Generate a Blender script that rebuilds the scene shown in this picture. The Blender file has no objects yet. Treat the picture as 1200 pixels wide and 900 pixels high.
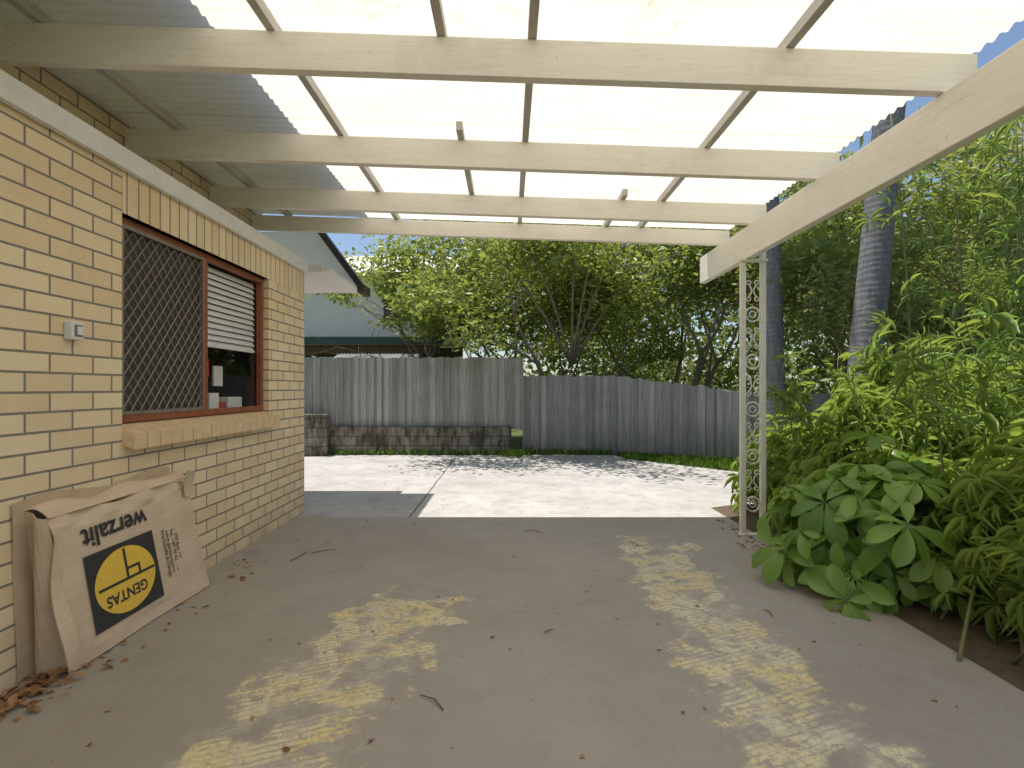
import bpy, math, random
import numpy as np
from mathutils import Vector, Matrix
random.seed(5); rng=np.random.default_rng(7)
scene=bpy.context.scene
COL=scene.collection
# ---------------------------------------------------------------- helpers
def link(o,parent=None):
    COL.objects.link(o)
    if parent: o.parent=parent
    return o
def empty(name,loc=(0,0,0)):
    e=bpy.data.objects.new(name,None); e.empty_display_size=.2
    COL.objects.link(e); return e
def mesh_obj(name,verts,faces,mat,parent=None,smooth=False,bevel=0):
    me=bpy.data.meshes.new(name); me.from_pydata([tuple(v) for v in verts],[],faces)
    me.materials.append(mat); me.update()
    if smooth: me.polygons.foreach_set('use_smooth',[True]*len(me.polygons))
    o=bpy.data.objects.new(name,me); link(o,parent)
    if bevel:
        b=o.modifiers.new('b','BEVEL'); b.width=bevel; b.segments=2; b.limit_method='ANGLE'
    return o
HF=[(3,2,1,0),(4,5,6,7),(0,1,5,4),(1,2,6,5),(2,3,7,6),(3,0,4,7)]
def hexa(name,p,mat,parent=None,bevel=0): return mesh_obj(name,p,HF,mat,parent,bevel=bevel)
def boxv(x0,x1,y0,y1,z0,z1):
    return [(x0,y0,z0),(x1,y0,z0),(x1,y1,z0),(x0,y1,z0),(x0,y0,z1),(x1,y0,z1),(x1,y1,z1),(x0,y1,z1)]
def box(name,x0,x1,y0,y1,z0,z1,mat,parent=None,bevel=0):
    return hexa(name,boxv(x0,x1,y0,y1,z0,z1),mat,parent,bevel)
def multi(name,plist,mat,parent=None,bevel=0):
    V=[];F=[]
    for p in plist:
        b=len(V); V+=p; F+=[tuple(b+i for i in f) for f in HF]
    return mesh_obj(name,V,F,mat,parent,bevel=bevel)
class Tubes:
    def __init__(s): s.V=[];s.F=[]
    def add(s,pts,rad,n=6,cap=True):
        pts=[Vector(p) for p in pts]; base=len(s.V); m=len(pts)
        for i,p in enumerate(pts):
            d=(pts[min(i+1,m-1)]-pts[max(i-1,0)])
            if d.length<1e-6: d=Vector((0,0,1))
            d.normalize(); a=Vector((1,0,0)) if abs(d.x)<.8 else Vector((0,1,0))
            u=d.cross(a).normalized(); v=d.cross(u)
            for k in range(n):
                t=2*math.pi*k/n
                s.V.append(p+(u*math.cos(t)+v*math.sin(t))*rad[i])
        for i in range(m-1):
            for k in range(n):
                k2=(k+1)%n
                s.F.append((base+i*n+k,base+i*n+k2,base+(i+1)*n+k2,base+(i+1)*n+k))
        if cap:
            s.F.append(tuple(base+(m-1)*n+k for k in range(n)))
            s.F.append(tuple(base+k for k in reversed(range(n))))
    def obj(s,name,mat,parent=None,smooth=True): return mesh_obj(name,s.V,s.F,mat,parent,smooth)
class NT:
    def __init__(s,name,rough=.8,spec=.3):
        s.m=bpy.data.materials.new(name); s.m.use_nodes=True; s.t=s.m.node_tree; s.n=s.t.nodes
        s.b=s.n['Principled BSDF']; s.b.inputs['Roughness'].default_value=rough
        s.b.inputs['Specular IOR Level'].default_value=spec
        s.out=s.n['Material Output']
    def l(s,a,b): s.t.links.new(a,b)
    def inp(s,node,key,val):
        if isinstance(val,bpy.types.NodeSocket): s.l(val,node.inputs[key])
        elif val is not None: node.inputs[key].default_value=val
    def math(s,op,a,b=None,c=None,clamp=False):
        x=s.n.new('ShaderNodeMath'); x.operation=op; x.use_clamp=clamp
        s.inp(x,0,a)
        if b is not None: s.inp(x,1,b)
        if c is not None: s.inp(x,2,c)
        return x.outputs[0]
    def mix(s,f,a,b,blend='MIX'):
        x=s.n.new('ShaderNodeMix'); x.data_type='RGBA'; x.blend_type=blend
        s.inp(x,0,f); s.inp(x,6,a if isinstance(a,bpy.types.NodeSocket) else (*a,1)); s.inp(x,7,b if isinstance(b,bpy.types.NodeSocket) else (*b,1))
        return x.outputs[2]
    def coord(s): return s.n.new('ShaderNodeTexCoord').outputs['Object']
    def sep(s,v):
        x=s.n.new('ShaderNodeSeparateXYZ'); s.l(v,x.inputs[0]); return x.outputs
    def comb(s,x,y,z=0.0):
        c=s.n.new('ShaderNodeCombineXYZ'); s.inp(c,0,x); s.inp(c,1,y); s.inp(c,2,z); return c.outputs[0]
    def noise(s,scale,detail=4,rough=.55,vec=None,dist=0):
        x=s.n.new('ShaderNodeTexNoise'); x.inputs['Scale'].default_value=scale; x.inputs['Detail'].default_value=detail
        x.inputs['Roughness'].default_value=rough; x.inputs['Distortion'].default_value=dist
        s.l(vec if vec is not None else s.coord(),x.inputs['Vector']); return x.outputs['Fac']
    def mapv(s,vec,scale=(1,1,1),rot=(0,0,0),loc=(0,0,0)):
        x=s.n.new('ShaderNodeMapping'); s.l(vec,x.inputs[0]); x.inputs['Scale'].default_value=scale
        x.inputs['Rotation'].default_value=rot; x.inputs['Location'].default_value=loc; return x.outputs[0]
    def ramp(s,f,a,b):
        x=s.n.new('ShaderNodeMapRange'); s.inp(x,0,f); x.inputs[1].default_value=a; x.inputs[2].default_value=b; return x.outputs[0]
    def bump(s,h,strength=.3,dist=.01):
        x=s.n.new('ShaderNodeBump'); x.inputs['Strength'].default_value=strength; x.inputs['Distance'].default_value=dist
        s.l(h,x.inputs['Height']); s.l(x.outputs[0],s.b.inputs['Normal'])
    def color(s,c): s.inp(s.b,'Base Color',c if isinstance(c,bpy.types.NodeSocket) else (*c,1))
def mottled(name,c1,c2,scale=5,rough=.8,bump=0,spec=.3,stretch=None,metal=0):
    t=NT(name,rough,spec); v=t.coord()
    if stretch: v=t.mapv(v,scale=stretch)
    n=t.noise(scale,6,.6,v); t.color(t.mix(t.ramp(n,.3,.7),c1,c2))
    if bump: t.bump(t.noise(scale*4,5,.6,v),bump,.01)
    t.b.inputs['Metallic'].default_value=metal
    return t.m
# ---------------------------------------------------------------- materials
def brick_mat(name,bw,rh,offset,zs=0):
    t=NT(name,.85,.25); o=t.sep(t.coord())
    u=t.math('ADD',o[0],o[1]); vec=t.comb(u,t.math('ADD',o[2],zs))
    b=t.n.new('ShaderNodeTexBrick'); t.l(vec,b.inputs['Vector'])
    b.offset=offset; b.inputs['Scale'].default_value=1; b.inputs['Brick Width'].default_value=bw
    b.inputs['Row Height'].default_value=rh; b.inputs['Mortar Size'].default_value=.0062
    b.inputs['Mortar Smooth'].default_value=.15; b.inputs['Bias'].default_value=-.1
    b.inputs['Color1'].default_value=(.90,.72,.46,1); b.inputs['Color2'].default_value=(.78,.57,.33,1)
    b.inputs['Mortar'].default_value=(.27,.22,.18,1)
    n=t.noise(9,5); n2=t.noise(90,3)
    c=t.mix(t.math('MULTIPLY',t.ramp(n,.35,.75),.45),b.outputs['Color'],(.88,.75,.54)); c=t.mix(t.ramp(b.outputs['Fac'],0,1),c,(.27,.23,.195))
    c=t.mix(t.math('MULTIPLY',t.ramp(n2,.55,.8),.3),c,(.42,.30,.17))
    c=t.mix(t.math('MULTIPLY',t.ramp(t.noise(.9,5,.7),.5,.75),.18),c,(.5,.38,.24))
    low=t.math('MULTIPLY',t.ramp(o[2],.35,0.0),t.ramp(t.noise(3,4),.35,.7))
    c=t.mix(t.math('MULTIPLY',low,.45),c,(.3,.24,.17))
    t.color(c)
    h=t.math('ADD',t.math('MULTIPLY',b.outputs['Fac'],-1.0),t.math('MULTIPLY',n2,.25))
    t.bump(h,.8,.007); return t.m
M_brick=brick_mat('brick',.268,.0985,.5)
M_soldier=brick_mat('brick_soldier',.0985,.30,0,zs=-.0+ (.30*9-2.44))
def paint_cream(name,c1=(.93,.88,.78),c2=(.87,.81,.68),sc=(.6,7,7)):
    t=NT(name,.5,.4); v=t.mapv(t.coord(),scale=sc); n=t.noise(4,7,.7,v)
    c=t.mix(t.ramp(n,.4,.75),c1,c2)
    g=t.noise(1.6,7,.75); c=t.mix(t.math('MULTIPLY',t.ramp(g,.53,.72),.35),c,(.56,.48,.38))
    fl=t.noise(5,6,.75,t.mapv(t.coord(),scale=tuple(x*.6 for x in sc),loc=(3,3,3))); c=t.mix(t.math('MULTIPLY',t.ramp(fl,.62,.68),.3),c,(.48,.41,.31))
    sp=t.noise(30,3,.6); c=t.mix(t.math('MULTIPLY',t.ramp(sp,.68,.76),.5),c,(.3,.24,.17))
    t.color(c); t.bump(n,.45,.008); return t.m
M_cream=paint_cream('cream_paint')
M_creamY=paint_cream('cream_paint_beam',sc=(7,.6,7))
M_batten=paint_cream('batten_paint',(.56,.53,.48),(.42,.39,.34),(7,.6,7))
M_white=mottled('white_paint',(.87,.85,.82),(.74,.71,.66),6,.5,.05)
M_soffit=mottled('soffit_white',(.88,.87,.84),(.82,.80,.76),4,.6)
M_nwall=mottled('neighbour_white',(.92,.86,.76),(.86,.79,.68),2,.8)
M_darkfascia=mottled('dark_fascia',(.045,.035,.03),(.08,.06,.045),8,.4)
M_frame=mottled('red_brown_frame',(.34,.12,.055),(.26,.085,.04),12,.4,.05)
M_grille=mottled('grille_metal',(.30,.26,.21),(.20,.17,.14),12,.4,metal=.2)
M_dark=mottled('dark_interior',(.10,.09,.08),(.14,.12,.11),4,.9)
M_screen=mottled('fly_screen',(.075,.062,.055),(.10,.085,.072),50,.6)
M_blind=mottled('blind_slat',(.88,.87,.84),(.82,.8,.76),4,.5)
M_black=mottled('black_ink',(.035,.035,.037),(.06,.058,.055),30,.7)
M_yellow=mottled('yellow_ink',(.92,.60,.08),(.84,.53,.08),30,.7)
M_plastic=mottled('switch_plastic',(.8,.8,.78),(.72,.72,.7),10,.35)
M_green=mottled('green_gutter',(.04,.09,.07),(.06,.12,.095),5,.5)
M_brown=mottled('brown_timber',(.20,.12,.07),(.14,.08,.045),6,.7)
t=NT('retaining_block',.95,.1); o=t.sep(t.coord()); b=t.n.new('ShaderNodeTexBrick'); t.l(t.comb(t.math('ADD',o[0],o[1]),o[2]),b.inputs['Vector'])
b.inputs['Scale'].default_value=1;b.inputs['Brick Width'].default_value=.4;b.inputs['Row Height'].default_value=.195;b.inputs['Mortar Size'].default_value=.008
b.inputs['Color1'].default_value=(.34,.31,.24,1);b.inputs['Color2'].default_value=(.25,.225,.18,1);b.inputs['Mortar'].default_value=(.09,.08,.07,1)
c=t.mix(t.ramp(t.noise(4,6,.7,t.mapv(t.coord(),scale=(1.6,1,.5))),.40,.60),b.outputs['Color'],(.08,.07,.055)); t.color(c)
t.bump(t.math('ADD',t.math('MULTIPLY',b.outputs['Fac'],-1.0),t.noise(40,4)),.8,.015); M_block=t.m
t=NT('cardboard',.85,.15); v=t.mapv(t.coord(),scale=(1,1,8)); c=t.mix(t.ramp(t.noise(6,5,.6,v),.3,.7),(.74,.57,.41),(.66,.50,.345))
c=t.mix(t.math('MULTIPLY',t.ramp(t.noise(2.5,5,.7),.5,.75),.35),c,(.44,.31,.2)); t.color(c); t.bump(t.noise(14,5),.35,.01); M_card=t.m
M_card2=mottled('cardboard_edge',(.64,.49,.33),(.52,.38,.25),9,.9,.3)
t=NT('weathered_timber',.9,.1); at=t.n.new('ShaderNodeAttribute'); at.attribute_name='rnd'
v=t.mapv(t.coord(),scale=(22,22,1.1)); n=t.noise(1.6,7,.7,v)
c=t.mix(at.outputs['Fac'],(.31,.30,.275),(.53,.51,.47)); c=t.mix(t.math('MULTIPLY',t.ramp(n,.42,.72),.6),c,(.13,.12,.105))
c=t.mix(t.math('MULTIPLY',t.ramp(t.noise(.8,5,.7),.5,.7),.35),c,(.19,.18,.16))
oz=t.sep(t.coord())[2]; c=t.mix(t.math('MULTIPLY',t.ramp(oz,.8,.0),t.math('MULTIPLY',t.noise(2,4),.7)),c,(.12,.11,.09))
t.color(c); t.bump(n,.5,.01); M_fence=t.m
t=NT('fibreglass_sheet'); v=t.coord(); o=t.sep(v)
n=t.noise(1.2,6,.7,t.mapv(v,scale=(.8,3,1))); fine=t.noise(5,6,.7,t.mapv(v,scale=(1,5,1)))
c=t.mix(t.ramp(n,.42,.72),(.87,.825,.71),(.81,.75,.60)); c=t.mix(t.math('MULTIPLY',t.ramp(fine,.55,.75),.35),c,(.62,.54,.38))
seam=t.math('FRACT',t.math('MULTIPLY',t.math('ADD',o[1],.18),1/.762)); sl=t.math('LESS_THAN',seam,.07)
c=t.mix(t.math('MULTIPLY',sl,.30),c,(.58,.51,.37))
rib=t.ramp(t.math('SINE',t.math('MULTIPLY',o[1],2*math.pi/.076)),.2,1); c=t.mix(t.math('MULTIPLY',rib,.24),c,(.50,.45,.34))
blob=t.ramp(t.noise(2.2,5,.75,t.mapv(v,loc=(4,4,0))),.62,.72); c=t.mix(t.math('MULTIPLY',blob,.55),c,(.43,.35,.2))
td=t.n.new('ShaderNodeBsdfTranslucent'); t.l(c,td.inputs[0]); dd=t.n.new('ShaderNodeBsdfDiffuse'); t.l(c,dd.inputs[0])
mx=t.n.new('ShaderNodeMixShader'); mx.inputs[0].default_value=.76; t.l(dd.outputs[0],mx.inputs[1]); t.l(td.outputs[0],mx.inputs[2]); t.l(mx.outputs[0],t.out.inputs[0]); M_roof=t.m
t=NT('window_glass'); g=t.n.new('ShaderNodeBsdfGlossy'); g.inputs['Roughness'].default_value=.02; tr=t.n.new('ShaderNodeBsdfTransparent')
lw=t.n.new('ShaderNodeLayerWeight'); lw.inputs[0].default_value=.5; f=t.math('ADD',.05,t.math('MULTIPLY',t.math('POWER',lw.outputs['Facing'],4.0),.6)); mx=t.n.new('ShaderNodeMixShader'); t.l(f,mx.inputs[0]); t.l(tr.outputs[0],mx.inputs[1]); t.l(g.outputs[0],mx.inputs[2]); t.l(mx.outputs[0],t.out.inputs[0]); M_glass=t.m
# slab
t=NT('painted_slab',.62,.3); v=t.coord(); o=t.sep(v)
big=t.noise(.7,5,.6); med=t.noise(4,6,.65); fine=t.noise(120,3,.6)
base=t.mix(t.ramp(big,.35,.7),(.36,.315,.265),(.43,.385,.33)); base=t.mix(t.math('MULTIPLY',t.ramp(med,.5,.8),.35),base,(.27,.235,.195))
base=t.mix(t.math('MULTIPLY',t.ramp(fine,.5,.75),.25),base,(.23,.2,.17))
def track(xc,w,y0,y1,sl):
    dx=t.math('ABSOLUTE',t.math('SUBTRACT',t.math('SUBTRACT',o[0],xc),t.math('MULTIPLY',t.math('SUBTRACT',o[1],2.8),sl)))
    a=t.ramp(dx,w,w*.35)
    return t.math('MULTIPLY',a,t.math('MULTIPLY',t.ramp(o[1],y0,y0+.5),t.ramp(o[1],y1,y1-.8)))
tm=t.math('MAXIMUM',track(-.76,.62,1.2,4.0,.20),t.math('MULTIPLY',track(1.20,.58,1.2,5.3,.04),.96))
blot=t.noise(3.6,3,.5,t.mapv(v,scale=(1,1.25,1),rot=(0,0,-.4),loc=(3.1,.6,0)))
blot2=t.noise(14,6,.75)
edge=t.math('ADD',t.math('MULTIPLY',tm,.30),t.math('ADD',t.math('MULTIPLY',blot,.68),t.math('MULTIPLY',blot2,.32)))
pm=t.ramp(edge,.73,.79)
wn=t.n.new('ShaderNodeVectorMath'); wn.operation='MULTIPLY_ADD'
nz=t.n.new('ShaderNodeTexNoise'); nz.inputs['Scale'].default_value=9; nz.inputs['Detail'].default_value=4; t.l(v,nz.inputs['Vector']); t.l(nz.outputs['Color'],wn.inputs[0]); wn.inputs[1].default_value=(.035,.035,0); t.l(t.mapv(v,rot=(0,0,-.38)),wn.inputs[2])
bk=t.n.new('ShaderNodeTexBrick'); t.l(wn.outputs[0],bk.inputs['Vector']); bk.inputs['Scale'].default_value=1
bk.inputs['Brick Width'].default_value=.19;bk.inputs['Row Height'].default_value=.034;bk.inputs['Mortar Size'].default_value=.010;bk.inputs['Mortar Smooth'].default_value=1.0; bk.offset=.3
tread=t.math('SUBTRACT',1.0,t.math('MULTIPLY',t.math('MULTIPLY',bk.outputs['Fac'],.9),t.ramp(t.noise(5,5,.7),.62,.42)))
wear=t.math('MULTIPLY',t.ramp(t.noise(34,7,.85),.40,.50),t.ramp(t.noise(9,5,.75,t.mapv(v,loc=(2,5,0))),.38,.48))
pm=t.math('MULTIPLY',pm,t.math('MULTIPLY',tread,wear),clamp=True)
c=t.mix(t.math('MULTIPLY',pm,.9),base,t.mix(t.ramp(t.noise(2.3,4),.4,.6),(.84,.67,.27),(.80,.71,.46)))
wh=t.math('MULTIPLY',t.ramp(t.math('ADD',t.math('MULTIPLY',tm,.3),t.noise(7,6,.75,t.mapv(v,loc=(7,2,0)))),.74,.88),tread)
c=t.mix(t.math('MULTIPLY',wh,.45),c,(.64,.59,.48))
st=t.ramp(t.noise(1.6,6,.75,t.mapv(v,loc=(1,9,0))),.56,.72); c=t.mix(t.math('MULTIPLY',st,.3),c,(.2,.17,.14))
spk=t.ramp(t.noise(45,2,.5,t.mapv(v,loc=(3,1,0))),.74,.78); c=t.mix(t.math('MULTIPLY',spk,.6),c,(.12,.09,.06))
t.color(c); t.bump(t.math('ADD',fine,t.math('MULTIPLY',med,1.5)),.2,.004)
rr=t.n.new('ShaderNodeMapRange'); t.l(med,rr.inputs[0]); rr.inputs[3].default_value=.42; rr.inputs[4].default_value=.75; t.l(rr.outputs[0],t.b.inputs['Roughness']); M_slab=t.m
t=NT('driveway_concrete',.9,.2); v=t.coord(); o=t.sep(v)
c=t.mix(t.ramp(t.noise(.9,6,.7),.35,.7),(.54,.515,.48),(.41,.39,.36)); c=t.mix(t.math('MULTIPLY',t.ramp(t.noise(5,7,.75),.48,.7),.55),c,(.28,.265,.24))
c=t.mix(t.math('MULTIPLY',t.ramp(t.noise(1.8,7,.75,t.mapv(v,loc=(8,1,0))),.50,.68),.45),c,(.23,.215,.19))
j=t.ramp(t.math('ABSOLUTE',t.math('ADD',o[0],t.math('ADD',1.05,t.math('MULTIPLY',t.noise(2),.05)))),.016,.006); c=t.mix(j,c,(.14,.13,.1))
j=t.ramp(t.math('ABSOLUTE',t.math('SUBTRACT',o[1],8.3)),.012,.006); c=t.mix(t.math('MULTIPLY',j,.5),c,(.18,.16,.13))
t.color(c); t.bump(t.noise(70,4),.3,.005); M_drive=t.m
M_soil=mottled('soil',(.09,.065,.04),(.15,.11,.07),12,.95,.6)
M_ground=mottled('lawn_ground',(.08,.12,.035),(.13,.15,.055),3,.95,.3)
def leaf_mat(name,ca,cb,trans=.45,gloss=.06):
    t=NT(name); at=t.n.new('ShaderNodeAttribute'); at.attribute_name='rnd'
    c=t.mix(at.outputs['Fac'],ca,cb); d=t.n.new('ShaderNodeBsdfDiffuse'); t.l(c,d.inputs[0])
    tr=t.n.new('ShaderNodeBsdfTranslucent'); t.l(t.mix(.5,c,(min(1,cb[0]*2.4),min(1,cb[1]*2.0),cb[2]*1.2)),tr.inputs[0])
    m1=t.n.new('ShaderNodeMixShader'); m1.inputs[0].default_value=trans; t.l(d.outputs[0],m1.inputs[1]); t.l(tr.outputs[0],m1.inputs[2])
    g=t.n.new('ShaderNodeBsdfGlossy'); g.inputs['Roughness'].default_value=.42; g.inputs[0].default_value=(.7,.8,.6,1)
    m2=t.n.new('ShaderNodeMixShader'); m2.inputs[0].default_value=gloss
    t.l(m1.outputs[0],m2.inputs[1]); t.l(g.outputs[0],m2.inputs[2]); t.l(m2.outputs[0],t.out.inputs[0]); return t.m
L_tree=leaf_mat('leaf_tree',(.075,.125,.03),(.31,.385,.10))
L_far=leaf_mat('leaf_far',(.06,.10,.035),(.20,.26,.08),.4,.03)
L_olive=leaf_mat('leaf_olive',(.09,.13,.045),(.33,.375,.14))
L_broad=leaf_mat('leaf_broad',(.09,.20,.035),(.30,.44,.08),.32,.06)
L_fan=leaf_mat('leaf_fan',(.085,.17,.04),(.37,.50,.13),.4,.06)
L_grass=leaf_mat('leaf_grass',(.10,.20,.03),(.22,.36,.06),.3,.03)
L_dead=leaf_mat('leaf_dead',(.20,.09,.04),(.46,.26,.13),.1,.03)
M_bark=mottled('bark',(.20,.16,.12),(.32,.27,.21),9,.95,.6,stretch=(3,3,.6))
M_stem=mottled('green_stem',(.14,.18,.06),(.24,.22,.11),9,.7)
t=NT('palm_trunk',.9,.1); o=t.sep(t.coord()); w=t.math('SINE',t.math('ADD',t.math('MULTIPLY',o[2],75),t.math('MULTIPLY',t.noise(5,5),9)))
c=t.mix(t.ramp(t.noise(10,7,.8,t.mapv(t.coord(),scale=(2,2,.5))),.38,.62),(.30,.29,.28),(.17,.165,.165)); c=t.mix(t.math('MULTIPLY',t.ramp(w,.4,1),.3),c,(.11,.105,.105)); t.color(c); t.bump(w,.25,.006); M_palm=t.m
# ---------------------------------------------------------------- leaves
T_SIMPLE=(np.array([(0,0,0),(.45,.5,.06),(1,0,-.05),(.45,-.5,.06)]),[(0,1,2),(0,2,3)])
def strip_template(prof,droop,fold=.12):
    V=[];F=[]
    for tt,w in prof:
        z=-droop*tt*tt
        V+=[(tt,w/2,z+fold*w),(tt,0,z),(tt,-w/2,z+fold*w)]
    n=len(prof)
    for i in range(n-1):
        a=3*i; F+=[(a,a+1,a+4,a+3),(a+1,a+2,a+5,a+4)]
    return (np.array(V,float),F)
T_BROAD=strip_template([(0,.03),(.1,.12),(.28,.55),(.48,.86),(.68,1.0),(.84,.86),(.94,.5),(1,.04)],.35,.10)
T_NARROW=strip_template([(0,.2),(.3,1),(.65,.85),(1,.03)],.28,.2)
def norm(a): return a/np.maximum(np.linalg.norm(a,axis=1,keepdims=True),1e-9)
def leaves(name,P,D,L,W,mat,tmpl,rnd,parent=None,up=None,smooth=False):
    n=len(P); tv,tf=tmpl; k=len(tv)
    D=norm(D)
    if up is None: up=norm(rng.normal(size=(n,3))+np.array([0,0,1.2]))
    S=norm(np.cross(up,D)); N=np.cross(D,S)
    L=np.broadcast_to(L,(n,)); W=np.broadcast_to(W,(n,))
    V=(P[:,None,:]+D[:,None,:]*(tv[None,:,0,None]*L[:,None,None])+S[:,None,:]*(tv[None,:,1,None]*W[:,None,None])+N[:,None,:]*(tv[None,:,2,None]*L[:,None,None]))
    V=V.reshape(-1,3)
    fl=np.concatenate([np.array(f) for f in tf]); fs=np.array([len(f) for f in tf])
    idx=(fl[None,:]+(np.arange(n)*k)[:,None]).reshape(-1); sizes=np.tile(fs,n)
    me=bpy.data.meshes.new(name); me.vertices.add(len(V)); me.vertices.foreach_set('co',V.astype(np.float32).ravel())
    me.loops.add(len(idx)); me.loops.foreach_set('vertex_index',idx.astype(np.int32))
    me.polygons.add(len(sizes)); st=np.concatenate([[0],np.cumsum(sizes)[:-1]]); me.polygons.foreach_set('loop_start',st.astype(np.int32))
    if smooth: me.polygons.foreach_set('use_smooth',np.ones(len(sizes),bool))
    me.update(calc_edges=True)
    a=me.attributes.new('rnd','FLOAT','POINT'); a.data.foreach_set('value',np.repeat(np.clip(rnd,0,1),k).astype(np.float32))
    me.materials.append(mat); o=bpy.data.objects.new(name,me); return link(o,parent)
def tree(name,base,H,r0,stems,spread,seed,lmat,leaf=.15,per=260,clump=.55,depth=3,lean=0.35,bare=.25,cut=None,overhang=None):
    R=random.Random(seed); e=empty(name); T=Tubes(); tips=[]
    def grow(p,d,L,r,dep):
        pts=[p];rad=[r];q=p.copy(); dd=d.copy()
        for i in range(4):
            dd=(dd+Vector((R.gauss(0,.13),R.gauss(0,.13),R.gauss(.03,.08)))).normalized(); q=q+dd*L/4; pts.append(q.copy()); rad.append(r*(1-.12*(i+1)))
        T.add(pts,rad,6,False)
        if dep==0: tips.append(q); tips.append(pts[2]); return
        if dep<=1: tips.append(q)
        for c in range(3 if dep>1 else R.choice([2,3])):
            a=Vector((R.gauss(0,1),R.gauss(0,1),R.gauss(.15,.4))).normalized()
            nd=(dd+a*spread).normalized(); src=pts[R.choice([3,4,4])]
            grow(src,nd,L*R.uniform(.6,.85),rad[-1]*.72,dep-1)
    tot=H/ (1+.72+.5+.35) if depth==3 else H/(1+.72+.5)
    for s in range(stems):
        a=R.uniform(0,6.28); d=Vector((math.cos(a)*lean,math.sin(a)*lean,1)).normalized()
        grow(Vector(base)+Vector((math.cos(a)*.15,math.sin(a)*.15,-.05)),d,tot*R.uniform(.85,1.15),r0*R.uniform(.7,1),depth)
    nt0=len(tips)
    for (ex,ey,ez) in (overhang or []):
        a=Vector(base)+Vector((0,0,H*.36)); q=Vector((ex,ey,ez)); pts=[a.lerp(q,t)+Vector((0,0,.5*math.sin(t*3.14))) for t in np.linspace(0,1,8)]
        T.add(pts,[.04*(1-.75*t) for t in np.linspace(0,1,8)],6,False)
        for k in range(5):
            f=R.uniform(.6,1); p0=a.lerp(q,f)+Vector((0,0,.5*math.sin(f*3.14))); p1=p0+Vector((R.gauss(0,.4),R.gauss(-.1,.35),R.gauss(.05,.15)))
            T.add([p0,p0.lerp(p1,.5)+Vector((0,0,.04)),p1],[.012,.009,.004],4,False); tips.append(p1)
    T.obj('trunk',M_bark,e)
    tp=np.array([tuple(x) for x in tips]); m=len(tp); n=m*per
    cr=rng.uniform(.6,1.25,m)*clump; cr[nt0:]*=.75; off=rng.normal(size=(m,per,3))*.5*cr[:,None,None]*np.array([1,1,.62])
    P=(tp[:,None,:]+off).reshape(-1,3)
    keep=P[:,2]>base[2]+H*bare
    if cut is not None: keep&=cut(P)
    pid=np.repeat(np.arange(m),per); keep&=~((pid>=nt0)&(rng.uniform(size=n)<.35))
    crn=np.repeat(rng.uniform(0,1,m),per)
    D=rng.normal(size=(n,3))*np.array([1,1,.5])+np.array([0,0,-.25]); rnd=crn*.55+rng.uniform(0,.45,n)
    P,D,rnd=P[keep],D[keep],rnd[keep]; L=leaf*rng.uniform(.6,1.2,len(P))
    leaves('foliage',P,D,L,L*.5,lmat,T_SIMPLE,rnd,e); return e
# ---------------------------------------------------------------- ground
def sheet(name,pts,z,mat):
    return mesh_obj(name,[(x,y,z) for x,y in pts],[tuple(range(len(pts)))],mat)
sheet('ground',[(-300,-300),(300,-300),(300,300),(-300,300)],-.03,M_ground)
box('concrete_floor',-2.31,2.36,-2.5,5.52,-.15,.012,M_slab,None,.006)
sheet('driveway',[(-5,5.53),(5.6,5.53),(4.2,8.2),(2.45,10.0),(2.2,10.75),(-5,10.75)],.0,M_drive)
V=[];F=[];nx,ny=30,40
for i in range(nx+1):
    for j in range(ny+1):
        x=2.37+i*.35; y=-3+j*.225; V.append((x,y,.0+.07*math.sin(x*2.1+y)*math.cos(y*1.7)*min(1,i/2)+.03*min(1,i)))
for i in range(nx):
    for j in range(ny):
        a=i*(ny+1)+j; F.append((a,a+ny+1,a+ny+2,a+1))
mesh_obj('garden_soil',V,F,M_soil,None,True)
# ---------------------------------------------------------------- house
H=empty('brick_house'); WX=-2.31
wy0,wy1,wz0,wz1=3.06,4.93,1.16,2.45
multi('brick_walls',[boxv(WX-.11,WX,-3,wy0,-.1,2.71),boxv(WX-.11,WX,wy0,wy1,-.1,wz0-.001),boxv(WX-.11,WX,wy1,5.79,-.1,2.71),boxv(WX-.11,WX,wy0,wy1,wz1,2.71),
   boxv(-7,WX-.11,5.68,5.79,-.1,2.71)],M_brick,H)
box('soldier_course',WX-.05,WX+.004,wy0,5.786,2.45,2.705,M_soldier,H)
box('upper_brick_wall',-2.95,-2.84,-3,5.79,2.6,3.46,M_brick,H)
box('wall_capping',-2.95,WX+.012,-3,5.80,2.765,2.80,M_white,H)
box('ledger_board',WX+.006,WX+.045,-3,5.81,2.70,2.825,M_white,H,.004)
box('upper_trim_board',-2.84,-2.80,-3,5.83,3.36,3.46,M_white,H,.004)
pl=[]; y=wy0
while y<wy1+.02:
    y2=y+.108; x1=WX+.075+rng.uniform(-.003,.003)
    pl.append([(WX-.1,y,wz0-.06),(x1,y,wz0-.13),(x1,y2,wz0-.13),(WX-.1,y2,wz0-.06),(WX-.1,y,wz0+.035),(x1,y,wz0-.028),(x1,y2,wz0-.028),(WX-.1,y2,wz0+.035)]); y+=.115
M_sillb=mottled('sill_brick',(.84,.63,.39),(.72,.51,.30),14,.85,.3)
M_mortar=mottled('mortar',(.36,.3,.24),(.28,.23,.18),20,.95,.3)
multi('sill_bricks',pl,M_sillb,H,.004)
a0=wy0+.01; a1=y-.02
hexa('sill_mortar',[(WX-.1,a0,wz0-.055),(WX+.066,a0,wz0-.118),(WX+.066,a1,wz0-.118),(WX-.1,a1,wz0-.055),(WX-.1,a0,wz0+.026),(WX+.066,a0,wz0-.038),(WX+.066,a1,wz0-.038),(WX-.1,a1,wz0+.026)],M_mortar,H)
fx0,fx1=WX-.1,WX-.05; ym=3.98
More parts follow.
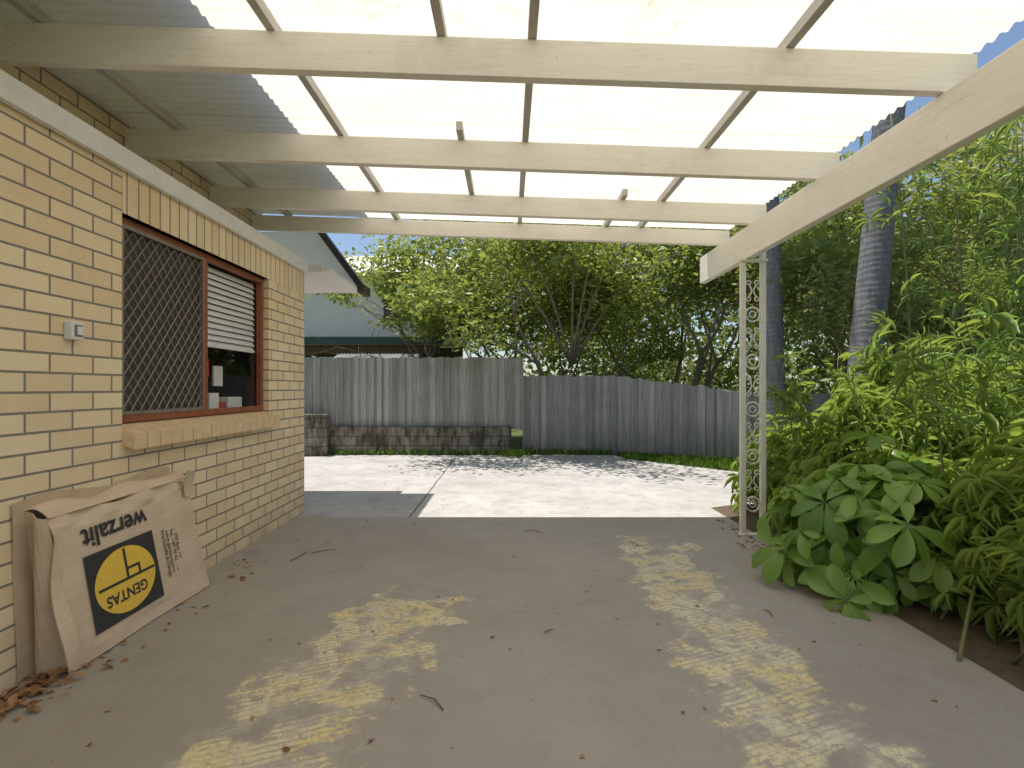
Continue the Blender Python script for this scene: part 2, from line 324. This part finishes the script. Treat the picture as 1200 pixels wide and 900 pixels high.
multi('window_frame',[boxv(fx0,fx1,wy0,wy0+.045,wz0+.03,wz1),boxv(fx0,fx1,wy1-.045,wy1,wz0+.03,wz1),boxv(fx0,fx1+.004,wy0+.045,wy1-.045,wz1-.045,wz1),
    boxv(fx0,fx1+.006,wy0+.045,wy1-.045,wz0+.03,wz0+.075),boxv(fx0,fx1+.008,ym-.025,ym+.025,wz0+.075,wz1-.045)],M_frame,H,.003)
ga,gb,za,zb=wy0+.045,ym-.025,wz0+.075,wz1-.045
multi('screen_frame',[boxv(fx1-.02,fx1+.012,ga,ga+.022,za,zb),boxv(fx1-.02,fx1+.012,gb-.022,gb,za,zb),boxv(fx1-.02,fx1+.011,ga+.022,gb-.022,zb-.022,zb),boxv(fx1-.02,fx1+.011,ga+.022,gb-.022,za,za+.022)],M_grille,H)
box('fly_screen',fx1-.03,fx1-.022,ga,gb,za,zb,M_screen,H)
T=Tubes(); s=.10; asp=1.25
for sg in (1,-1):
    for k in range(-30,40):
        pts=[]
        for yy in np.linspace(ga,gb,60):
            zz=za+asp*sg*(yy-ga)+k*s
            if za<=zz<=zb: pts.append((fx1-.004+sg*.002,yy,zz))
        if len(pts)>1: T.add([pts[0],pts[-1]],[.0045,.0045],4)
T.obj('security_grille',M_grille,H,False)
mesh_obj('window_glass',[(fx0+.014,ym,wz0+.07),(fx0+.014,wy1-.045,wz0+.07),(fx0+.014,wy1-.045,wz1-.045),(fx0+.014,ym,wz1-.045)],[(0,1,2,3)],M_glass,H)
sl=[]; z=wz1-.06; bx=fx0-.012
while z>1.78:
    sl.append([(bx-.022,ym-.02,z-.002),(bx,ym-.02,z-.046),(bx,wy1-.05,z-.046),(bx-.022,wy1-.05,z-.002),(bx-.022,ym-.02,z+.001),(bx,ym-.02,z-.043),(bx,wy1-.05,z-.043),(bx-.022,wy1-.05,z+.001)]); z-=.05
multi('venetian_blind',sl,M_blind,H)
box('blind_bottom_rail',bx-.03,bx+.002,ym-.02,wy1-.05,z-.005,z+.02,M_blind,H,.003)
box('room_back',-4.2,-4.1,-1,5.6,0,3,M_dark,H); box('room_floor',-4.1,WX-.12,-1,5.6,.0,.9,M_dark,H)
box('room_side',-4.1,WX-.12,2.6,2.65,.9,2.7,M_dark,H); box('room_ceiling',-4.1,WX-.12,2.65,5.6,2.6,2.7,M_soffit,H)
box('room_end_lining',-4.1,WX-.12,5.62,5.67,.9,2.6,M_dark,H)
M_red=mottled('red_item',(.6,.08,.06),(.5,.06,.05),9,.6)
multi('items_inside',[boxv(-2.62,-2.5,4.28,4.42,.9,1.36),boxv(-2.62,-2.52,4.6,4.84,.9,1.32),boxv(-2.62,-2.6,4.52,4.66,1.42,1.6)],M_soffit,H,.004)
multi('red_items_inside',[boxv(-2.64,-2.52,4.45,4.57,.9,1.28),boxv(-2.66,-2.63,4.3,4.5,1.5,1.66)],M_red,H,.004)
hexa('house_roof',[(-1.65,-3,3.62),(-1.65,7.1,3.62),(-7,7.1,5.4),(-7,-3,5.4),(-1.65,-3,3.70),(-1.65,7.1,3.70),(-7,7.1,5.5),(-7,-3,5.5)],M_soffit,H)
e0=-2.03
box('eave_soffit',-7,e0,5.83,7.2,2.74,2.765,M_soffit,H)
mesh_obj('gable_board',[(-7,7.19,2.767),(e0,7.19,2.767),(e0-.6,7.19,3.60),(-7,7.19,3.6)],[(0,1,2,3)],M_soffit,H)
def bar(x0,z0,x1,z1,w,ya,yb):
    return [(x0,ya,z0),(x0+w,ya,z0+.02),(x0+w,yb,z0+.02),(x0,yb,z0),(x1,ya,z1),(x1+w,ya,z1+.02),(x1+w,yb,z1+.02),(x1,yb,z1)]
hexa('barge_board',bar(e0-.02,2.76,e0-.64,3.60,.085,7.02,7.18),M_darkfascia,H)
hexa('barge_lining',bar(e0-.10,2.768,e0-.71,3.60,.075,7.03,7.17),M_soffit,H)
box('eave_gutter',e0+.002,e0+.09,6.85,7.2,2.68,2.80,M_darkfascia,H,.01)
box('eave_trim',-2.7,e0-.08,5.80,5.825,2.72,2.80,M_white,H)
SB=empty('wall_switch_box')
box('base_plate',WX+.001,WX+.045,2.655,2.735,1.655,1.75,M_plastic,SB,.006)
box('switch_face',WX+.0455,WX+.050,2.672,2.722,1.672,1.732,M_grille,SB,.002)
box('rocker',WX+.0505,WX+.058,2.68,2.714,1.680,1.724,M_plastic,SB,.002)
# ---------------------------------------------------------------- carport
C=empty('carport')
def jz(x): return 3.10-(x+2.8)*.0337
def joist(Y,x0,x1,d=.2,w=.055,dz=0):
    return [(x0,Y,jz(x0)+dz),(x1,Y,jz(x1)+dz),(x1,Y+w,jz(x1)+dz),(x0,Y+w,jz(x0)+dz),(x0,Y,jz(x0)+d+dz),(x1,Y,jz(x1)+d+dz),(x1,Y+w,jz(x1)+d+dz),(x0,Y+w,jz(x0)+d+dz)]
for Y,d in ((.3,.2),(1.45,.2),(2.64,.205),(3.74,.205),(4.80,.185),(5.60,.16)):
    hexa('rafter',joist(Y,-2.8,2.42,.2 if d>.19 else d, dz=.2-d if d<.19 else 0),M_cream,C,.004)
box('side_beam',2.24,2.31,-2.5,6.0,2.625,2.925,M_creamY,C,.006)
def batten(x,y0,y1,w=.045,d=.06):
    z=jz(x)+.2; return [(x,y0,z),(x+w,y0,z-.0015),(x+w,y1,z-.0015),(x,y1,z),(x,y0,z+d),(x+w,y0,z+d),(x+w,y1,z+d),(x,y1,z+d)]
multi('battens',[batten(x,-2,5.72) for x in (-1.25,.1,1.43)]+[batten(-.37,-1,2.9),batten(-.37,3.6,4.95),batten(1.05,4.7,5.7),batten(-2.45,-2,5.7)],M_batten,C)
ys=np.arange(-2.2,5.8,.076/8); xs=[-2.82,-1.5,0,1.3,2.50]
V=[(x,y,jz(x)+.275+.010*math.sin(2*math.pi*y/.076)) for y in ys for x in xs]; k=len(xs)
F=[(i*k+j,i*k+j+1,(i+1)*k+j+1,(i+1)*k+j) for i in range(len(ys)-1) for j in range(k-1)]
mesh_obj('roof_sheeting',V,F,M_roof,C,True)
M_iron=mottled('cream_iron',(.86,.81,.69),(.75,.69,.56),10,.5,.1)
pp=[]
for (px,py) in ((2.222,4.86),(2.412,4.86)):
    pp.append(boxv(px-.024,px+.024,py-.02,py+.02,.012,2.622 if px<2.3 else 2.75))
pp.append(boxv(2.19,2.445,4.82,4.90,.0125,.022)); pp.append(boxv(2.19,2.45,4.825,4.895,2.60,2.6235))
multi('lace_post',pp,M_iron,C,.003)
T=Tubes()
def curve2(f,n=28,tr=.009): T.add([(2.317+f(i/n)[0],4.86,f(i/n)[1]) for i in range(n+1)],[tr]*(n+1),6)
zc=.30
while zc<2.45:
    curve2(lambda q:(.067*math.cos(2*math.pi*q),zc+.067*math.sin(2*math.pi*q)))
    curve2(lambda q:(.03*math.cos(2*math.pi*q),zc+.03*math.sin(2*math.pi*q)),16,.006)
    zm=zc+.225
    for mir in (1,-1):   # pair of C-scrolls, back to back
        def Cs(q,mir=mir):
            u=(q-.5)*2; a=abs(u); sg=1 if u>=0 else -1
            if a<.5: return (mir*(.010+.05*(a/.5)**2), zm+sg*(a/.5)*.075)
            th=(a-.5)/.5*1.7*math.pi; r=.024*(1-.35*(a-.5)/.5)
            return (mir*(.060-.022+r*math.cos(th)-.0), zm+sg*(.075+r*math.sin(th)))
        curve2(Cs,44,.0065)
    zc+=.45
T.obj('lace_scrolls',M_iron,C)
# ---------------------------------------------------------------- cardboard box leaning
K=empty('cardboard_box')
A=Vector((-2.115,2.50,.02)); B=Vector((-2.105,3.60,.02)); TA=Vector((-2.205,2.46,.775)); TB=Vector((-2.20,3.50,.79))
def onp(u,v,n=0):
    p=(A*(1-u)+B*u)*(1-v)+(TA*(1-u)+TB*u)*v
    return p+Vector((1,0,.12)).normalized()*n
def panel(name,f,nu,nv,mat,th):
    V=[f(i/nu,j/nv) for i in range(nu+1) for j in range(nv+1)]
    F=[(i*(nv+1)+j,(i+1)*(nv+1)+j,(i+1)*(nv+1)+j+1,i*(nv+1)+j+1) for i in range(nu) for j in range(nv)]
    o=mesh_obj(name,V,F,mat,K); m=o.modifiers.new('s','SOLIDIFY'); m.thickness=th; m.offset=-1; return o
def wob(u,v): return .006*math.sin(9*u+3*v)+.004*math.sin(17*v-5*u)
def front(u,v):
    e=.0
    if v>.9: e=-.02*(v-.9)*10+.012*math.sin(u*23)
    p=onp(u,v,e+ (0 if .1<u<.75 and .1<v<.9 else wob(u,v)*.8)); p.z+= (.018*math.sin(u*11) if v>.99 else 0); return p
panel('front_panel',front,40,26,M_card,.006)
def side(u,v):
    p=onp(0,v,-.002); q=Vector((-2.302,2.50-.06*v,.02+v*.80)); r=p*(1-u)+q*u; r.y+=.02*math.sin(u*6+v*4)-.03*math.sin(math.pi*u); return r
panel('side_panel',side,8,16,M_card2,.006)
def back(u,v):
    return Vector((-2.30+.004*math.sin(v*9),2.40+u*1.1-.03*v,.02+v*(.84+.02*math.sin(u*9))))
panel('back_panel',back,16,8,M_card2,.005)
def topf(u,v):
    p=onp(u,1,-.004); q=Vector((-2.298,2.42+u*1.08,.82+.02*math.sin(u*13))); r=p*(1-v)+q*v; r.z+=.03*math.sin(math.pi*v)*(.5+.5*math.sin(u*8+1)); return r
panel('top_flap',topf,30,5,M_card,.005)
def flapl(u,v):
    p=onp(0,.02+v*.9,.004); return p+Vector((.012+.02*math.sin(v*7),-.05*u-.03*u*math.sin(v*5),-.015*u))
panel('torn_flap',flapl,4,14,M_card,.004)
def curl(u,v):
    p=onp(.93+.09*u,.84+.24*v,.012); return p+Vector((.05*v*v,.0,-.0-.03*v*u))
panel('curled_corner',curl,6,6,M_card,.004)
def decal(name,pts,mat,n):
    mesh_obj(name,[onp(u,v,n) for u,v in pts],[tuple(range(len(pts)))],mat,K)
sq=(.13,.60,.14,.68)
decal('logo_square',[(sq[0],sq[2]),(sq[1],sq[2]),(sq[1],sq[3]),(sq[0],sq[3])],M_black,.006)
cu,cv,ru,rv=(sq[0]+sq[1])/2,(sq[2]+sq[3])/2,.205,.235
decal('logo_disc',[(cu+ru*math.cos(a*math.pi/24),cv+rv*math.sin(a*math.pi/24)) for a in range(48)],M_yellow,.0075)
decal('logo_bar',[(cu-ru*.9,cv-.012),(cu+ru*.98,cv-.012),(cu+ru*.98,cv+.008),(cu-ru*.9,cv+.008)],M_black,.0088)
decal('logo_stem',[(cu+.0,cv+.0),(cu+.016,cv+.0),(cu+.016,cv+rv*.95),(cu+.0,cv+rv*.95)],M_black,.0092)
decal('logo_box',[(cu+.016,cv+.06),(cu+.10,cv+.06),(cu+.10,cv+.08),(cu+.016,cv+.08)],M_black,.0090)
decal('logo_box_side',[(cu+.085,cv+.0),(cu+.10,cv+.0),(cu+.10,cv+.06),(cu+.085,cv+.06)],M_black,.0094)
def text(s,name,u,v,size,mat,n=.007,rot=math.pi,sx=1,bold=0):
    c=bpy.data.curves.new(name,'FONT'); c.body=s; c.size=size; c.align_x='CENTER'; c.align_y='CENTER'; c.offset=bold
    o=bpy.data.objects.new(name,c); COL.objects.link(o); bpy.context.view_layer.update()
    me=bpy.data.meshes.new_from_object(o.evaluated_get(bpy.context.evaluated_depsgraph_get())); bpy.data.objects.remove(o)
    ax=(onp(1,v)-onp(0,v)).normalized(); ay=(onp(u,1)-onp(u,0)).normalized(); ctr=onp(u,v,n); cr,sr=math.cos(rot),math.sin(rot)
    for vv in me.vertices:
        x,y=vv.co.x*sx,vv.co.y; x,y=x*cr-y*sr,x*sr+y*cr; vv.co=ctr+ax*x+ay*y
    me.materials.clear(); me.materials.append(mat); link(bpy.data.objects.new(name,me),K)
text('werzalit','print_title',.36,.80,.15,M_black,bold=.003,sx=.95)
text('GENTAS','print_logo_text',cu-.01,cv-.10,.085,M_black,n=.009,bold=.002,sx=.95)
for i,s in enumerate(['Werkstoffe & Design','www.gentas.com.tr','Tel. +49 70 62 / 50','PO Box 1354']):
    text(s,'print_small',.68+.035*i,.45,.036,M_black,rot=-math.pi/2,bold=.0004)
# ---------------------------------------------------------------- fence + retaining wall
def fence(name,pts,zb,zt,seed):
    R=random.Random(seed); e=empty(name); V=[];F=[];rn=[]
    P=[Vector((x,y,0)) for x,y in pts]; cum=[0]
    for i in range(len(P)-1): cum.append(cum[-1]+(P[i+1]-P[i]).length)
    tot=cum[-1]; s=0;i=0
    while s<tot:
        k=max(j for j in range(len(cum)-1) if cum[j]<=s); f=(s-cum[k])/(cum[k+1]-cum[k]); p=P[k].lerp(P[k+1],f); d=(P[k+1]-P[k]).normalized(); nn=Vector((d.y,-d.x,0))
        g=s/tot; z0=zb[0]+(zb[1]-zb[0])*g+R.uniform(-.01,.01); z1=np.interp(g,[a for a,b in zt],[b for a,b in zt])+R.gauss(0,.012)
        w=.1+R.uniform(-.004,.004); off=nn*((.016 if i%2 else 0)+R.uniform(0,.004)); tl=d*R.gauss(0,.006)
        b=len(V)
        for zz,q in ((z0,0),(z1,1)):
            for a,c in ((0,0),(w,0),(w,.014),(0,.014)):
                v=p+d*a+off+nn*-c+tl*q; V.append((v.x,v.y,zz+(R.uniform(-.008,.008) if q else 0)))
        F+=[tuple(b+j for j in f) for f in HF]; rn+=[min(1,max(0,R.gauss(.5,.28)))]*8
        s+=.082; i+=1
    o=mesh_obj('palings',V,F,M_fence,e); a=o.data.attributes.new('rnd','FLOAT','POINT'); a.data.foreach_set('value',rn)
    pl=[]
    for k in range(len(P)-1):
        a,b=P[k],P[k+1]; d=(b-a).normalized(); nn=Vector((-d.y,d.x,0))
        for hz in (.3,1.0):
            q=[a+nn*.02,b+nn*.02,b+nn*.06,a+nn*.06]; pl.append([(v.x,v.y,zb[0]+hz) for v in q]+[(v.x,v.y,zb[0]+hz+.07) for v in q])
    multi('rails',pl,M_brown,e)
fence('timber_fence',[(-6.5,10.93),(.29,10.93)],(.54,.54),[(0,2.06),(1,2.05)],1)
fence('timber_fence',[(.30,10.98),(2.3,10.98),(4.5,9.95),(9.5,8.2)],(0,-.05),[(0,1.66),(.2,1.67),(.45,1.33),(1,1.2)],2)
box('retaining_wall',-5,.06,10.78,10.92,-.05,.585,M_block,None,.01)
box('retaining_wall_pier',-5,-3.75,10.55,10.77,-.05,.86,M_block,bpy.data.objects['retaining_wall'],.01)
# ---------------------------------------------------------------- neighbour house
N=empty('neighbour_house')
box('upper_wall',-9,-1.5,16,20,2.95,4.9,M_nwall,N); box('green_fascia',-9,-1.9,15.2,15.28,2.72,2.92,M_green,N)
box('carport_roof',-9,-1.95,15.29,16,2.86,2.94,M_brown,N); box('brown_beam',-9,-2.1,15.5,15.6,2.45,2.71,M_brown,N)
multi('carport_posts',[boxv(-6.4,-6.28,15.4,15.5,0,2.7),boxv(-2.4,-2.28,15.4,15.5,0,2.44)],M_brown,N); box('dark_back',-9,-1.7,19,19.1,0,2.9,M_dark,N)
hexa('roof',[(-9.5,15.4,4.9),(-1.2,15.4,4.9),(-1.2,20.6,4.9),(-9.5,20.6,4.9),(-9.5,17.8,6),(-1.8,17.8,6),(-1.8,18.2,6),(-9.5,18.2,6)],M_nwall,N)
multi('windows',[boxv(-3.9,-3.1,15.97,15.99,3.5,4.3),boxv(-2.6,-1.9,15.97,15.99,3.4,4.1)],M_dark,N)
S=empty('garden_shed')
box('shed_walls',-4.3,-2.4,12.6,14.2,0,1.95,M_block,S)
V=[];F=[];xs=np.arange(-4.45,-2.25,.025)
for x in xs:
    for y,z in ((12.5,2.02),(13.4,2.3),(14.3,2.02)): V.append((x,y,z+.012*math.sin(x*70)))
F=[(i*3+j,i*3+j+1,i*3+j+4,i*3+j+3) for i in range(len(xs)-1) for j in range(2)]
mesh_obj('shed_roof',V,F,mottled('grey_iron',(.3,.3,.31),(.2,.2,.2),3,.5),S)
# ---------------------------------------------------------------- trees
def house_gap(P):
    low=(P[:,0]<-2.55+.3*np.sin(P[:,2]*6)+.2*np.sin(P[:,2]*17))&(P[:,2]<3.75+.3*np.sin(P[:,0]*5))
    low2=(P[:,0]<-1.2)&(P[:,2]<2.75)
    return ~(low|low2)
tree('tree',(1.5,12.2,0),5.4,.12,4,.75,11,L_tree,leaf=.15,per=105,clump=.8,lean=.55,bare=.40,cut=house_gap,
     overhang=[(.1,9.6,4.3),(1.2,9.2,4.5),(2.3,9.5,4.2),(3.3,9.8,4.0),(-.9,10.1,4.4),(1.8,8.6,4.9)])
tree('tree',(-.9,12.9,0),5.4,.10,4,.8,12,L_tree,leaf=.15,per=105,clump=.85,lean=.45,bare=.45,cut=house_gap)
tree('tree',(4.4,13.2,0),6.0,.11,4,.7,13,L_tree,leaf=.15,per=105,clump=.85,lean=.4,bare=.25)
tree('tree',(7.4,12.2,0),6.6,.13,3,.7,14,L_olive,leaf=.15,per=120,clump=.85,lean=.35,bare=.12)
tree('tree',(10.4,12.0,0),6.4,.13,3,.7,15,L_tree,leaf=.15,per=125,clump=.9,lean=.35,bare=.12)
tree('tree',(13.5,12.5,0),7.0,.13,3,.7,16,L_olive,leaf=.16,per=110,clump=.9,lean=.35,bare=.12)
tree('small_tree',(7.4,7.8,0),3.6,.05,3,.6,17,L_olive,leaf=.11,per=70,clump=.55,lean=.3,bare=.1)
m=330; cx=rng.uniform(-1,34,m); cy=rng.uniform(17.5,25,m); cy=np.where(cx<0,cy+4,cy); hh=5.0+1.3*np.sin(cx*.7)+.9*np.sin(cx*1.9)+np.clip((cx-4)*.2,0,2)
cz=rng.uniform(0.05,1,m)*hh; per=130; off=rng.normal(size=(m,per,3))*np.array([.8,.7,.55])
P=(np.stack([cx,cy,cz],1)[:,None,:]+off).reshape(-1,3); n=len(P)
leaves('distant_trees',P,rng.normal(size=(n,3)),.32*rng.uniform(.6,1.2,n),.17,L_far,T_SIMPLE,np.repeat(rng.uniform(0,.6,m),per)+rng.uniform(0,.4,n))
def palm(base,top,r,seed,name='palm_tree'):
    R=random.Random(seed); e=empty(name); T=Tubes(); b=Vector(base); tp=Vector(top); n=60
    T.add([b.lerp(tp,i/n) for i in range(n+1)],[r*(1.10-.3*i/n)*(1+.008*(i%2)) for i in range(n+1)],20); T.obj('trunk',M_palm,e)
    Ps=[];Ds=[];Ls=[];T2=Tubes()
    for k in range(16):
        a=k*2.4+R.uniform(-.2,.2); el=R.uniform(-.1,1.1); L=R.uniform(1.9,2.5); d=Vector((math.cos(a)*math.cos(el),math.sin(a)*math.cos(el),math.sin(el)))
        pts=[tp+d*L*t+Vector((0,0,-1.1*t*t)) for t in np.linspace(0,1,14)]; T2.add(pts,[.025*(1-t*.8) for t in np.linspace(0,1,14)],5)
        for i in range(1,14):
            ax=(pts[i]-pts[i-1]).normalized(); sd=ax.cross(Vector((0,0,1))).normalized()
            for q in (0,.33,.66):
                for s in (1,-1):
                    Ps.append(tuple(pts[i-1].lerp(pts[i],q))); Ds.append(tuple(sd*s+ax*.6+Vector((0,0,-.35)))); Ls.append(.55*math.sin(math.pi*(.12+.8*i/14)))
    T2.obj('frond_stems',M_stem,e); leaves('fronds',np.array(Ps),np.array(Ds),np.array(Ls),.04,L_fan,T_NARROW,rng.uniform(0,1,len(Ps)),e)
palm((4.70,7.0,0),(5.65,7.1,9),.19,1); palm((4.72,9.0,0),(4.5,9.1,9.5),.16,2)
# ---------------------------------------------------------------- shrubs
def ell(n,c,r,inner=.55):
    d=norm(rng.normal(size=(n,3))); d[:,2]=np.abs(d[:,2])*1.0-.12
    rad=rng.uniform(inner,1,n)**.6; bump=1+.16*np.sin(d[:,0]*9+c[0])*np.cos(d[:,1]*8+d[:,2]*7)
    return np.array(c)+d*rad[:,None]*np.array(r)*bump[:,None], d
def whorls(e,cp,cd,nl,L,W,mat,tmpl,flat,name,smooth=True,fan=2*math.pi,droop=.25):
    P=[];D=[];LL=[];UP=[];RN=[]
    for p,d in zip(cp,cd):
        ax=Vector(d)+Vector((rng.normal()*.35,rng.normal()*.35,.55)); ax.normalize()
        u=ax.cross(Vector((.3,.9,.1))).normalized(); v=ax.cross(u); a0=rng.uniform(0,6.28); k=int(nl*rng.uniform(.75,1.25)); base=rng.uniform(0,.6); sc=rng.uniform(.7,1.2)
        for i in range(k):
            a=a0+fan*i/k+rng.uniform(-.22,.22); o=u*math.cos(a)+v*math.sin(a)
            dd=o+ax*rng.uniform(flat[0],flat[1])+Vector((0,0,-droop*rng.uniform(.3,1.2)))
            P.append(tuple(Vector(p)+o*.012)); D.append(tuple(dd)); LL.append(L*sc*rng.uniform(.6,1.2)); UP.append(tuple(ax+Vector((rng.normal()*.25,rng.normal()*.25,.1)))); RN.append(base+rng.uniform(0,.4))
    LL=np.array(LL); leaves(name,np.array(P),np.array(D),LL,LL*W,mat,tmpl,np.array(RN),e,up=norm(np.array(UP)),smooth=smooth)
def stems(e,cp,base,rb,step=3,mat=M_stem,r=.008):
    T=Tubes()
    for p in cp[::step]:
        g=Vector((base[0]+rng.normal()*rb,base[1]+rng.normal()*rb,.0)); q=Vector(p); m=g.lerp(q,.5)+Vector((0,0,.12)); T.add([g,m,q],[r*1.3,r,r*.6],5)
    T.obj('stems',mat,e)
e=empty('broad_leaf_shrub'); cp,cd=ell(190,(2.80,3.70,.20),(.84,.76,.88),.5); whorls(e,cp,cd,6.5,.215,.48,L_broad,T_BROAD,(-.1,.6),'leaves',droop=.65); stems(e,cp,(2.9,3.8),.12,2)
def fanshrub(c,r,n,L=.22,mat=L_fan,name='fan_leaf_shrub',W=.08):
    e=empty(name); cp,cd=ell(n,c,r,.35); whorls(e,cp,cd,9,L,W,mat,T_NARROW,(.0,.45),'leaves',smooth=False,droop=.35)
    stems(e,cp,(c[0],c[1]),r[0]*.4,4)
fanshrub((3.75,4.6,.35),(1.15,1.0,1.35),950,.2)
fanshrub((3.34,2.75,.3),(.90,1.1,1.2),1150,.165)
fanshrub((5.2,5.9,.4),(1.7,1.3,1.5),800,.26)
fanshrub((3.1,5.6,.2),(.6,.6,1.0),260,.18)
fanshrub((5.4,3.6,.4),(1.4,1.5,1.6),450,.26)
fanshrub((7.2,6.2,.5),(2.0,1.6,1.9),500,.3)
e=empty('bamboo_clump'); T=Tubes(); cps=[];cds=[]
for i in range(16):
    g=Vector((5.8+rng.normal()*.8,5.4+rng.normal()*.5,0)); h=rng.uniform(2.4,4.4); tp=g+Vector((rng.normal()*.45,rng.normal()*.3,h)); pts=[g.lerp(tp,t)+Vector((.1*math.sin(t*3),0,0)) for t in np.linspace(0,1,9)]; T.add(pts,[.018*(1-.7*t) for t in np.linspace(0,1,9)],6)
    for k in range(20):
        t=rng.uniform(.35,1); p=g.lerp(tp,t)+Vector((rng.normal()*.2,rng.normal()*.2,rng.normal()*.1)); cps.append(tuple(p)); cds.append((rng.normal(),rng.normal(),.2))
for i in range(46):
    g=Vector((rng.uniform(2.9,4.9),rng.uniform(2.6,5.4),.1)); h=rng.uniform(1.1,1.75); tp=g+Vector((rng.normal()*.3-.1,rng.normal()*.25,h)); pts=[g.lerp(tp,t)+Vector((0,0,.15*math.sin(t*3.1))) for t in np.linspace(0,1,7)]; T.add(pts,[.009*(1-.7*t) for t in np.linspace(0,1,7)],5)
    for k in range(10):
        t=rng.uniform(.6,1); p=g.lerp(tp,t)+Vector((rng.normal()*.09,rng.normal()*.09,.08)); cps.append(tuple(p)); cds.append((rng.normal(),rng.normal(),.3))
T.obj('canes',M_stem,e); whorls(e,cps,cds,8,.165,.085,L_fan,T_NARROW,(0,.5),'leaves',smooth=False,droop=.5)
def blades(name,pts_fn,n,L):
    P=np.array([pts_fn() for _ in range(n)]); D=rng.normal(size=(n,3))*.35+np.array([0,0,1]); LL=L*rng.uniform(.5,1.3,n)
    leaves(name,P,D,LL,.012,L_grass,T_NARROW,rng.uniform(0,1,n),up=norm(rng.normal(size=(n,3))*np.array([1,1,.1])))
def lawnpt():
    while True:
        x=rng.uniform(1.9,9); y=rng.uniform(7.2,10.9)
        if (y>10.0 and x>2.3) or (y<=10.0 and x>2.45+(10.0-y)*1.0): return (x,y,-.03)
blades('lawn_grass',lawnpt,14000,.11)
def weedpt():
    r=rng.uniform()
    if r<.45: return (rng.uniform(-4.8,.2),10.74+rng.normal()*.03,0)
    if r<.75: return (.1+rng.normal()*.12,10.6+rng.normal()*.12,0)
    return (rng.uniform(.3,2.2),10.85+rng.normal()*.05,0)
blades('weeds',weedpt,900,.13)
P=[]
for i in range(210): P.append((-2.27+abs(rng.normal())*.10,rng.uniform(2.0,2.6),.018+rng.uniform(0,.03)))
for i in range(40): P.append((-2.2+abs(rng.normal())*.16,rng.uniform(2.6,4.2),.018))
for i in range(90): P.append((2.28-abs(rng.normal())*.13,rng.uniform(3.6,5.4),.018))
for i in range(70): P.append((rng.uniform(-2,2.3),rng.uniform(1.4,5.4),.017))
for i in range(70): P.append((rng.uniform(-2,2.2),rng.uniform(5.6,10.5),.006))
P=np.array(P); n=len(P); D=rng.normal(size=(n,3))*np.array([1,1,.12]); LL=.055*rng.uniform(.4,1.3,n)
LL[-140:]*=.6
leaves('fallen_leaves',P,D,LL,LL*.5,L_dead,T_BROAD,rng.uniform(0,1,n),up=norm(rng.normal(size=(n,3))*.25+np.array([0,0,1])))
T=Tubes()
for (x,y,a,L) in ((-.28,2.2,2.2,.16),(.33,4.9,2.6,.2),(-1.75,4.1,1.2,.25),(-1.65,4.3,.4,.2),(.2,2.9,.3,.07),(1.6,3.1,1.4,.1)):
    T.add([(x,y,.018),(x+math.cos(a)*L*.5,y+math.sin(a)*L*.5,.026),(x+math.cos(a+.2)*L,y+math.sin(a+.2)*L,.018)],[.003,.0035,.002],5)
T.obj('fallen_twigs',M_brown)
# ---------------------------------------------------------------- light, world, camera
sd=Vector((-.18,.08,1)).normalized()
L=bpy.data.lights.new('sun','SUN'); L.energy=5; L.angle=math.radians(.53); L.color=(1,.955,.90)
so=bpy.data.objects.new('sun',L); link(so); so.rotation_euler=sd.to_track_quat('Z','Y').to_euler()
w=bpy.data.worlds.new('World'); scene.world=w; w.use_nodes=True; nt=w.node_tree
sk=nt.nodes.new('ShaderNodeTexSky'); sk.sky_type='NISHITA'; sk.sun_disc=False; sk.sun_elevation=math.asin(sd.z); sk.sun_rotation=math.atan2(sd.x,sd.y)
bg=nt.nodes['Background']; nt.links.new(sk.outputs[0],bg.inputs[0]); bg.inputs[1].default_value=.15
cam=bpy.data.cameras.new('camera'); co=bpy.data.objects.new('camera',cam); link(co); co.location=(0,0,1.4); co.rotation_euler=(math.pi/2,0,0)
cam.sensor_width=36; cam.lens=18; cam.shift_x=4/1200; cam.shift_y=5/1200; cam.clip_start=.05; cam.clip_end=1000
scene.camera=co
scene.view_settings.view_transform='Standard'; scene.view_settings.look='None'; scene.view_settings.exposure=0
